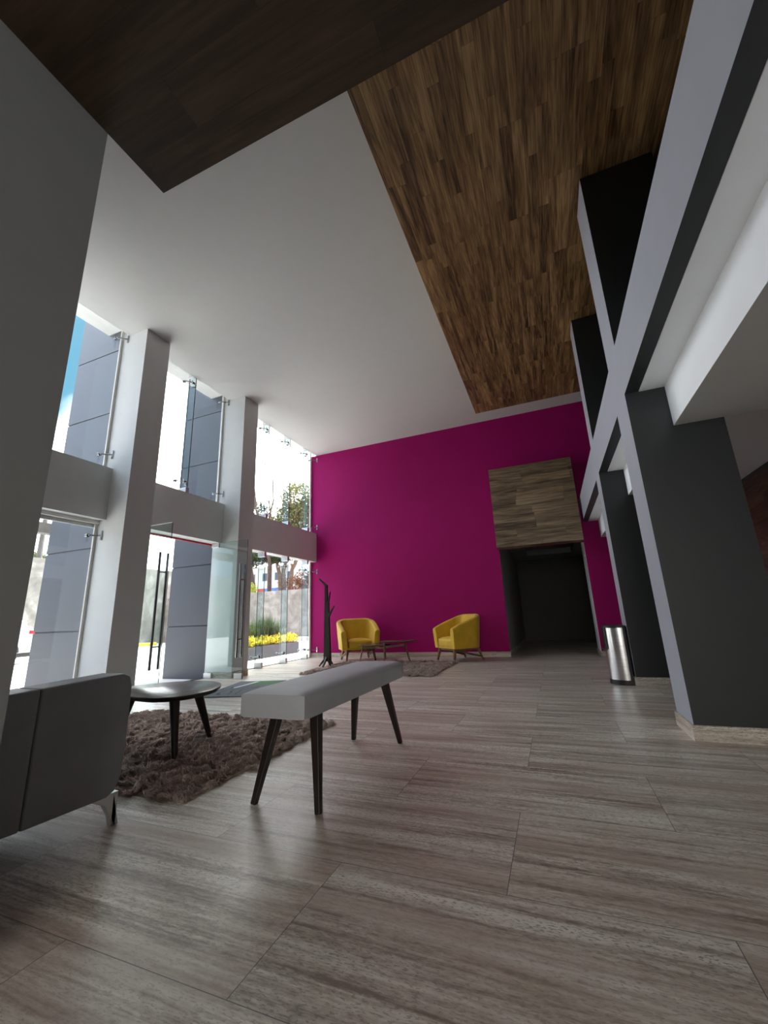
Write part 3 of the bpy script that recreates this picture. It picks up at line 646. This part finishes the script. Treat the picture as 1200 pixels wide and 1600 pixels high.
# tub armchairs
def armchair(loc, rz, lab, W=.365):
    t = thing('armchair', lab, 'armchair', loc, rz, 'mustard armchairs by the magenta wall')
    # shell: U-shaped wall swept round the back
    N = 44; path = []; D = .33; rr = .20
    pts = [(-W, -D)] + [(-W, y) for y in np.linspace(-D+.08, D-rr, 9)]
    pts += [(-W+rr-rr*math.cos(a), D-rr+rr*math.sin(a)) for a in np.linspace(.15, math.pi/2, 8)]
    right = [(-x, y) for x, y in pts[::-1]]
    pts = pts + [(x, D) for x in np.linspace(-W+rr, W-rr, 5)[1:-1]] + right
    m = MB(); n = len(pts); th = .105
    def nrm(i):
        a, b = Vector(pts[max(i-1, 0)]), Vector(pts[min(i+1, n-1)]); d = (b-a).normalized(); return Vector((-d.y, d.x))
    rings = []
    for i, p in enumerate(pts):
        nn = nrm(i); y = p[1]; f = max(0, min(1, (y+D)/(2*D))); ztop = .615+.255*(f**.85)*(1 - .0*f)
        p = Vector(p); z0 = .235
        o_ = lambda off, z: (*(p+nn*off*1 + (p.normalized()*(z-z0)*.085)), z)
        sec = [(0.0, z0), (0.0, z0+.16), (.004, z0+.30), (.002, ztop-.03), (-.012, ztop-.008), (-th*.5, ztop), (-th+.012, ztop-.010), (-th, ztop-.035), (-th-.012, z0+.28), (-th-.016, z0+.02), (-th*.9, z0)]
        rings.append([o_(a, z) for a, z in sec])
    k = len(rings[0]); m.v = [q for r in rings for q in r]
    for i in range(n-1):
        for j in range(k):
            l = (j+1) % k; m.f.append([i*k+j, i*k+l, (i+1)*k+l, (i+1)*k+j]); m.mi.append(0); m.sm.append(True)
    m.f += [list(range(k)), [(n-1)*k+j for j in range(k)][::-1]]; m.mi += [0, 0]; m.sm += [False, False]
    m.build('shell', 'yellow', t, bevel=.012, seg=3)
    cushion(.56, .60, .045, .235, 6, 6, 0, .015).build('seat_base', 'yellow', t).location = (0, -.02, 0)
    c = cushion(.50, .57, .155, .27, 8, 8, .03, .045).build('seat_cushion', 'yellow', t); c.location = (0, -.045, 0)
    MB().box(-.29, .29, -.285, -.255, .195, .238).box(-.29, .29, .245, .275, .195, .238).box(-.30, -.27, -.27, .27, .20, .238).box(.27, .30, -.27, .27, .20, .238).build('underframe', 'walnut', t)
    for sx in (-1, 1):
        MB().bar((sx*.27, -.265, .236), (sx*.31, -.32, 0), .056, .050, .030, .028).build('leg', 'walnut', t)
        MB().bar((sx*.27, .255, .236), (sx*.31, .34, 0), .056, .050, .030, .028).build('leg', 'walnut', t)
        MB().bar((sx*.283, -.24, .205), (sx*.303, .315, .065), .022, .040, .022, .030).build('stretcher', 'walnut', t)
    return t
armchair((-4.04, 8.36, 0), R(37), 'mustard yellow tub armchair on the left, beside the coat rack', .395)
armchair((-1.84, 8.40, 0), R(-45), 'mustard yellow tub armchair on the right, seen side-on')

# two-tier coffee table between the armchairs
t = thing('coffee_table', 'two-tier walnut coffee table with slim splayed legs between the armchairs', 'table', (-3.15, 7.9, 0))
def oval(cx, cy, a, b, z, name):
    pts = [(cx+a*math.copysign(abs(math.cos(q))**.8, math.cos(q)), cy+b*math.copysign(abs(math.sin(q))**.8, math.sin(q))) for q in np.linspace(0, 2*math.pi, 48, endpoint=False)]
    m = MB(); n = len(pts)
    for s, zz in ((.94, z-.02), (1, z-.006), (1, z-.002), (.99, z)): m.v += [(cx+(x-cx)*s, cy+(y-cy)*s, zz) for x, y in pts]
    for i in range(3):
        for k in range(n): l = (k+1) % n; m.f.append([i*n+k, i*n+l, (i+1)*n+l, (i+1)*n+k]); m.mi.append(0); m.sm.append(True)
    m.f += [list(range(n))[::-1], [3*n+k for k in range(n)]]; m.mi += [0, 0]; m.sm += [False, False]
    return m.build(name, 'table_top', t)
oval(-.28, .03, .35, .27, .350, 'lower_tabletop'); oval(.22, 0, .37, .27, .412, 'upper_tabletop')
for a, b in (((-.50, -.10, .335), (-.56, -.16, .03)), ((-.02, -.16, .395), (0, -.22, .03)), ((.36, -.07, .395), (.47, -.05, .03)), ((-.15, .20, .335), (-.17, .26, .03)), ((.28, .18, .395), (.34, .25, .03))):
    MB().tube([a, b], [.019, .011], 10).build('leg', 'walnut', t)
MB().bar((-.50, -.11, .295), (-.02, -.17, .29), .018, .035).build('rail', 'walnut', t)
MB().bar((-.02, -.17, .30), (.37, -.07, .34), .018, .035).build('rail', 'walnut', t)

# coat rack
t = thing('coat_rack', 'dark wooden tree-shaped coat rack by the window corner', 'coat rack', (-4.16, 7.25, 0))
m = MB()
m.bar((-.034, .01, .10), (-.022, .01, 1.545), .080, .080, .060, .040, upv=(0, 1, 0))
m.bar((.042, -.012, .10), (.022, 0, 1.22), .078, .070, .040, .036, upv=(0, 1, 0))
m.build('trunk', 'dark_wood', t, bevel=.004)
for a, b, w0, w1 in (((-.018, .01, 1.53), (-.195, .02, 1.685), .052, .026), ((.02, 0, 1.18), (.062, .02, 1.41), .036, .018), ((.03, -.01, .92), (.175, -.03, 1.13), .050, .022), ((-.02, .03, .98), (-.05, .17, 1.2), .045, .02)):
    MB().bar(a, b, w0, .030, w1, .022, upv=(0, 1, 0)).build('branch', 'dark_wood', t, bevel=.003)
for q in (R(200), R(320), R(80), R(265)):
    d = Vector((math.cos(q), math.sin(q), 0)); MB().bar(d*.02+Vector((0, 0, .17)), d*.16+Vector((0, 0, .012)), .040, .045, .030, .024).build('foot', 'dark_wood', t, bevel=.003)

# stainless bin against the farther pillar
t = thing('trash_can', 'half-round stainless steel bin with black base against the farther pillar', 'trash can', (.752, 5.86, 0), R(90))
def dpoly(r, d, off=0, n=26):      # flat back at y=0, curved front towards +y
    return [(r*math.cos(a), off+d*math.sin(a)) for a in np.linspace(0, math.pi, n)]
m = MB(); P = dpoly(.155, .185, .045); m.prism([(.155, .03)]+P+[(-.155, .03)], 'z', .055, .645, smooth=True); m.build('body', 'can_steel', t)
MB().prism([(.158, 0)]+dpoly(.158, .190, .045)+[(-.158, 0)], 'z', .006, .058, smooth=True).build('base', 'black', t)
MB().prism([(.158, 0)]+dpoly(.158, .190, .045)+[(-.158, 0)], 'z', .645, .672, smooth=True).build('lid', 'black', t, bevel=.006)
MB().box(-.158, .158, 0, .032, .05, .655).build('back_panel', 'black', t, bevel=.004)
# swing opening in the upper front
fl = [(.165*math.cos(a), .045+.196*math.sin(a)) for a in np.linspace(R(58), R(122), 12)]
m = MB().prism(fl+[(-.06, .12), (.06, .12)], 'z', .40, .65, smooth=True); m.build('flap', 'black', t, bevel=.004)
MB().box(-.06, .06, .20, .262, .385, .402).build('flap_lip', 'black', t, bevel=.003)

# printed door mat
t = MB().box(-.36, .36, -.62, .62, .001, .012).build('door_mat', 'mat', None, bevel=.004)
t.location = (-4.06, 4.86, 0); t.rotation_euler = (0, 0, R(17)); tag(t, 'grey printed door mat with a green corner in front of the glass doors', 'door mat')

# ------------------------------------------------------------------ outside
struct('ground', MB().box(-60, -5.66, -30, 17.5, -.3, -.03).box(-5.66, 10, 14.1, 17.5, -.3, -.03).box(-5.66, 30, -30, -4.2, -.3, -.03), 'ground', 'sunlit pale concrete paving outside the windows', 'paving')
struct('retaining_wall', MB().box(-20.5, -6, 17.5, 17.9, -.03, 2.38), 'concrete', 'stained concrete retaining wall behind the planter', 'wall')
struct('retaining_wall', MB().box(-20.9, -20.5, -12, 17.9, -.03, 3.97), 'concrete', 'taller stained concrete wall across the yard', 'wall')
struct('terrace', MB().box(-60, -6, 17.9, 70, -.03, 2.3).box(-60, -20.9, -12, 17.9, -.03, 3.85), 'concrete', 'raised ground behind the retaining walls', 'terrace')
t = MB().box(-20.4, -20.15, 6, 13, -.03, .12).build('kerb', 'concrete'); tag(t, 'low concrete kerb at the foot of the taller wall', 'kerb', kind='structure')
k = MB().box(-18.4, -18.2, 12.6, 15.1, -.03, .12).build('wheel_stop', 'yellow_kerb', bevel=.02); tag(k, 'yellow painted wheel stop on the paving outside the glass door', 'wheel stop')
t = MB().box(-11.6, -9.4, 16.6, 17.4, -.03, .12).build('kerb', 'building'); tag(t, 'white kerb beyond the end of the planter', 'kerb', kind='structure')

def leaves(name, mat, parent, blobs, size, seed=1, kind='stuff', dens=1.0):
    """blobs: (x,y,z,rx,ry,rz,n)"""
    r = np.random.default_rng(seed); P = []
    for (x, y, z, a, b, c, n) in blobs:
        n = int(n*dens)
        u = r.normal(size=(n, 3)); u /= np.linalg.norm(u, axis=1)[:, None]; rad = r.uniform(.25, 1, n)**.5
        nz_ = 1+.28*np.sin(u[:, 0]*7+x)*np.cos(u[:, 1]*6+y)*np.sin(u[:, 2]*5+z)
        P.append(u*rad[:, None]*nz_[:, None]*np.array([a, b, c])+np.array([x, y, z]))
    P = np.concatenate(P); N = len(P)
    a = r.normal(size=(N, 3)); a /= np.linalg.norm(a, axis=1)[:, None]; b = np.cross(a, r.normal(size=(N, 3))); b /= np.linalg.norm(b, axis=1)[:, None]
    s = r.uniform(.6, 1.3, N)[:, None]*size; V = np.stack([P-a*s, P+b*s*.45, P+a*s, P-b*s*.45], 1).reshape(-1, 3)
    F = (np.arange(N)[:, None]*4+np.arange(4)).tolist()
    me = bpy.data.meshes.new(name); me.from_pydata(V.tolist(), [], F); me.materials.append(MAT[mat])
    o = bpy.data.objects.new(name, me); C.objects.link(o)
    if parent is not None: o.parent = parent
    if kind: o['kind'] = kind
    return o

# planter with reeds and yellow blossom
t = thing('planter', 'long dark concrete planter outside the four-pane window', 'planter', (-7.32, 8.35, -.03))
MB().box(-.27, .27, -1.6, 2.28, 0, .30).build('trough', 'planter', t, bevel=.006)
MB().box(-.24, .24, -1.57, 2.25, .29, .32).build('soil', 'soil', t)
r = np.random.default_rng(4); m = MB()
for i in range(900):
    x = -7.36+r.uniform(-.15, .12); y = r.choice([8.75, 9.15, 9.6, 9.95], p=[.2, .3, .3, .2])+r.normal(0, .13); hh = r.uniform(.55, .86)*(1.05-abs(y-9.45)*.35)
    dx, dy = r.normal(0, .09), r.normal(0, .10); wv = .006; q = r.uniform(0, 3.14); cx_, sy_ = math.cos(q)*wv, math.sin(q)*wv; z0 = .28
    m.add([(x-cx_, y-sy_, z0), (x+cx_, y+sy_, z0), (x+dx*.4+cx_*.8, y+dy*.4+sy_*.8, z0+hh*.6), (x+dx*.4-cx_*.8, y+dy*.4-sy_*.8, z0+hh*.6), (x+dx, y+dy, z0+hh)], [(0, 1, 2, 3), (3, 2, 4)])
o = m.build('reeds', 'leaf_reed'); tag(o, 'tall green reeds rising from the planter behind the yellow blossom', 'reeds', kind='stuff')
o = leaves('yellow_blossom', 'leaf_yellow', None, [(-7.20, y, .40, .17, .20, .07+.09*abs(math.sin(y*5.3)), 420) for y in np.arange(6.95, 10.6, .19)], .024, 8)
tag(o, 'band of bright yellow blossom along the top of the planter', 'flowers', kind='stuff')

# trees
def tree(name, lab, loc, stems, blobs, leafm, size, barkm='bark', seed=1, twigs=0, group=None):
    t = thing(name, lab, 'tree', loc, group=group); rr = random.Random(seed); m = MB()
    ends = []
    for pts, r0 in stems:
        k = len(pts); m.tube(pts, [r0*(1-.75*i/(k-1)) for i in range(k)], 8); ends.append(pts)
    for j in range(twigs):
        pts = rr.choice(ends); i = rr.randrange(1, len(pts)); p = Vector(pts[i-1]).lerp(Vector(pts[i]), rr.random()); d = (Vector(pts[i])-Vector(pts[i-1])).normalized()
        q = [p]; dd = (d+Vector((rr.uniform(-1, 1), rr.uniform(-1, 1), rr.uniform(-.2, .9)))).normalized()
        for s in range(4): dd = (dd+Vector((rr.uniform(-.3, .3), rr.uniform(-.3, .3), rr.uniform(0, .25)))).normalized(); q.append(q[-1]+dd*rr.uniform(.25, .5))
        m.tube(q, [.03, .024, .018, .012, .006], 5)
    m.build('trunk', barkm, t)
    if blobs: leaves('crown', leafm, t, blobs, size, seed, dens=4.0)
    return t
tree('leafy_tree', 'dark leaning tree at the left end of the retaining wall', (-16.4, 20, 2.3),
     [([(0, 0, 0), (-.2, 0, .9), (-.5, .1, 1.9), (-.9, 0, 3.2)], .19), ([(-.5, .1, 1.9), (.3, .2, 2.7), (1.0, .2, 3.2)], .10)],
     [(-1.2, 0, 3.6, 1.5, 1.3, 1.2, 1500), (.5, .2, 2.55, 1.2, 1.0, .55, 1500), (1.6, .3, 2.35, 1.0, .8, .38, 700), (-.8, 0, 2.4, .9, .9, .6, 800), (-.4, .2, 5.2, 1.2, 1, .9, 330)], 'leaf_dark', .085, seed=3)
tree('leafy_tree', 'multi-stemmed tree with thin pale yellow-green crown above the retaining wall', (-14.4, 20.3, 2.3),
     [([(-.35, 0, 0), (-.45, 0, 1.2), (-.9, .1, 2.4), (-1.3, .2, 4.5), (-1.6, .2, 6.2)], .15), ([(-.1, 0, 0), (-.2, 0, 1.4), (.1, .1, 3.0), (.2, .1, 5.0), (.1, 0, 6.9)], .14),
      ([(.25, 0, 0), (.4, 0, 1.5), (1.1, .1, 2.7), (1.7, .1, 4.6), (1.9, 0, 6.2)], .14), ([(.4, 0, 1.5), (.9, .4, 3.2), (.8, .5, 5.4)], .08)],
     [(-1.1, 0, 3.7, 1.1, 1.0, .9, 950), (.1, .1, 4.2, 1.1, 1, 1.3, 1250), (1.3, 0, 4.2, 1.1, .9, 1.5, 1300), (.6, 0, 5.9, 1.1, .8, 1.0, 480), (2.4, 0, 5.0, .9, .8, 1.5, 700), (.3, 0, 2.9, 1.7, 1, .7, 1000), (2.1, .1, 2.7, 1.2, .8, .8, 700)],
     'leaf_pale', .085, 'dust_bark', seed=9, twigs=46)
tree('bare_tree', 'bare leaning tree with thin curved branches in front of the pale crown', (-14.9, 19.4, 2.3),
     [([(0, 0, 0), (-.05, 0, 2.0), (-.45, 0, 3.6), (-1.15, 0, 5.2), (-1.35, 0, 6.5), (-1.95, 0, 8.2), (-2.0, 0, 10.2)], .12), ([(-1.95, 0, 8.2), (-2.5, 0, 8.8), (-2.9, 0, 9.6)], .06),
      ([(-1.15, 0, 5.2), (-1.6, 0, 6.3), (-2.4, 0, 6.9)], .06), ([(-.45, 0, 3.6), (.1, 0, 5.6), (0, 0, 7.2), (-.7, 0, 8.2)], .06), ([(-1.95, 0, 8.2), (-2.2, 0, 9.3), (-2.7, 0, 10.2)], .06)], None, None, 0, 'bark', seed=5, twigs=8)
o = leaves('bush', 'leaf_lime', None, [(-16.9, 18.9, 2.75, .75, .5, .55, 1300), (-16.0, 18.8, 2.65, .7, .5, .42, 900)], .06, 21, kind=None); tag(o, 'lime yellow bush on top of the retaining wall at its left end', 'bush')
o = leaves('bush', 'leaf_rust', None, [(-13.3, 19.3, 2.75, .9, .5, .55, 1500), (-12.6, 19.4, 3.05, .6, .5, .5, 700)], .055, 22, kind=None); tag(o, 'rust brown bush on top of the retaining wall', 'bush')
o = leaves('bush', 'leaf_dark', None, [(-11.5, 19.2, 2.9, .8, .6, .75, 1700)], .06, 23, kind=None); tag(o, 'dark green bush at the right end of the retaining wall', 'bush')
o = leaves('hedge', 'leaf_grass', None, [(-26.5, y, 4.5, 1.4, 1.5, .75, 900) for y in (8, 11, 14, 17)], .13, 24, kind=None); tag(o, 'light green hedge beyond the taller concrete wall', 'hedge')

# far buildings
def building(lab, x0, x1, y, d, z0, z1, matn, rows, cols):
    t = thing('building', lab, 'building', ((x0+x1)/2, y, z0)); W = x1-x0; H = z1-z0
    MB().box(-W/2, W/2, 0, d, 0, H).build('wall', matn, t); MB().box(-W/2-.15, W/2+.15, -.15, d+.15, H, H+.25).build('parapet', 'building', t)
    for i in range(rows):
        for j in range(cols):
            x = -W/2+W*(j+.5)/cols; z = H*(i+.35)/rows; ww, hh = W/cols*.22, H/rows*.22
            p = MB().box(x-ww, x+ww, -.06, .05, z, z+2*hh).build('window', 'white_frame', t); MB().box(x-ww*.85, x+ww*.85, -.08, -.06, z+hh*.12, z+hh*1.88).build('pane', 'window_dark', p)
building('pale rendered house behind the trees, left', -34, -27, 40, 7, 2.3, 7.0, 'building', 2, 4)
building('salmon rendered low house behind the rust bush', -25.5, -17.5, 38, 6, 2.3, 5.1, 'building_pink', 1, 4)
t = thing('sign_board', 'low red and blue painted board beyond the retaining wall', 'sign board', (-17.9, 23.5, 2.3))
MB().box(-1.15, -.55, -.04, .04, .12, .80).build('red_panel', 'sign_red', t); MB().box(-.55, 1.1, -.04, .04, .12, .80).build('blue_panel', 'sign_blue', t)
for x in (-1.0, .9): MB().box(x-.04, x+.04, .04, .10, -.02, .75).build('post', 'pole', t)
# utility poles and cables
def pole(x, y, z, h, lab):
    t = thing('utility_pole', lab, 'utility pole', (x, y, z))
    MB().tube([(0, 0, 0), (0, 0, h)], [.13, .09], 10).build('shaft', 'pole', t)
    for zz in (h-.5, h-1.2): c = MB().box(-.05, .05, -.9, .9, zz, zz+.1).build('crossarm', 'pole', t)
    MB().tube([(.2, 0, h-2.3), (.2, 0, h-1.6)], .17, 10).build('transformer', 'pole', t)
pole(-24, 12.55, 3.85, 5.2, 'utility pole seen through the leftmost window above the concrete wall')
PA, PB, PH = (-27.5, 36), (-10.5, 31), 7.0
pole(*PA, 2.3, PH, 'utility pole standing between the far houses')
pole(*PB, 2.3, PH, 'utility pole beyond the right end of the retaining wall')
for lab, dy, dz, sag in (('topmost of the thin power cables beyond the retaining wall', .8, -.42, .5), ('second from the top of the thin power cables beyond the retaining wall', -.8, -.42, 1.0),
                         ('third from the top of the thin power cables beyond the retaining wall', .8, -1.12, .9), ('fourth from the top of the thin power cables beyond the retaining wall', -.8, -1.12, 1.35),
                         ('lowest of the thin power cables beyond the retaining wall', .14, -1.9, 1.5)):
    pts = []
    for k in range(15):
        q = k/14; pts.append((PA[0]+(PB[0]-PA[0])*q, PA[1]+(PB[1]-PA[1])*q+dy, 2.3+PH+dz-sag*4*q*(1-q)))
    tag(MB().tube(pts, .024, 5).build('power_cable', 'wire'), lab, 'cable', 'power cables over the yard')
# steel gate frame at the far left
t = thing('gate_frame', 'dark steel gate frame standing outside the leftmost window', 'gate frame', (-8.1, 2.2, -.03))
MB().box(-.09, .09, -2.6, 2.9, 2.56, 2.74).build('crossbeam', 'pole', t)
for y in (-2.5, 2.8): MB().box(-.06, .06, y-.06, y+.06, 0, 2.56).build('post', 'pole', t)

# parked white car
t = thing('car', 'white hatchback parked outside the leftmost window, only its tail in view', 'car', (-15.3, 5.78, -.03))
prof = [(-2.02, .32), (-2.06, .62), (-1.95, .78), (-1.15, .92), (-.55, 1.40), (-.2, 1.47), (1.25, 1.46), (1.55, 1.38), (1.92, .98), (2.04, .93), (2.08, .62), (2.02, .34), (1.75, .26), (-1.75, .26)]
m = MB(); nP = len(prof)
for x, s in ((-.86, .94), (-.84, 1.0), (.84, 1.0), (.86, .94)):
    for y, z in prof:
        tx = x*(1-.16*max(0, z-.92)/.55); m.v.append((tx, y*(s if abs(x) > .85 else 1), z if z < .9 or abs(x) < .85 else z-.02))
for i in range(3):
    for k in range(nP): l = (k+1) % nP; m.f.append([i*nP+k, i*nP+l, (i+1)*nP+l, (i+1)*nP+k]); m.mi.append(0); m.sm.append(False)
m.f += [list(range(nP))[::-1], [3*nP+k for k in range(nP)]]; m.mi += [0, 0]; m.sm += [False, False]
m.build('body', 'car_paint', t, bevel=.03, seg=2)
for sx in (-1, 1):
    m = MB(); m.add([(sx*.862, -.95, .93), (sx*.865, 1.45, .95), (sx*.80, 1.28, 1.36), (sx*.80, -.40, 1.37), (sx*.84, -.95, .93), (sx*.84, 1.45, .95), (sx*.78, 1.28, 1.36), (sx*.78, -.40, 1.37)], [(0, 1, 2, 3), (4, 5, 6, 7), (0, 1, 5, 4), (1, 2, 6, 5), (2, 3, 7, 6), (3, 0, 4, 7)]); m.build('side_window', 'car_glass', t)
    MB().box(sx*.55, sx*.880, 1.86, 2.09, .84, .94).build('tail_lamp', 'tail_red', t, bevel=.01)
    for y in (-1.25, 1.28):
        wh = MB().tube([(sx*.70, y, .31), (sx*.885, y, .31)], .32, 24).build('wheel', 'rubber', t); MB().tube([(sx*.88, y, .31), (sx*.895, y, .31)], .17, 16).build('hubcap', 'pole', wh)
        MB().tube([(sx*.80, y, .33), (sx*.868, y, .33)], .39, 24).build('wheel_arch', 'black', t)
m = MB(); m.add([(-.66, 1.60, 1.37), (.66, 1.60, 1.37), (.72, 1.93, 1.01), (-.72, 1.93, 1.01), (-.66, 1.55, 1.35), (.66, 1.55, 1.35), (.72, 1.88, .99), (-.72, 1.88, .99)], [(0, 1, 2, 3), (4, 5, 6, 7), (0, 1, 5, 4), (1, 2, 6, 5), (2, 3, 7, 6), (3, 0, 4, 7)]); m.build('rear_window', 'car_glass', t)
MB().box(-.80, .80, 2.0, 2.14, .38, .60).build('bumper', 'black', t, bevel=.02)
MB().box(-.875, .875, -1.7, 2.06, .20, .33).build('sill', 'black', t, bevel=.02)
MB().box(-.872, .872, 1.75, 2.09, .40, .52).build('bumper_strip', 'brushed', t, bevel=.01)
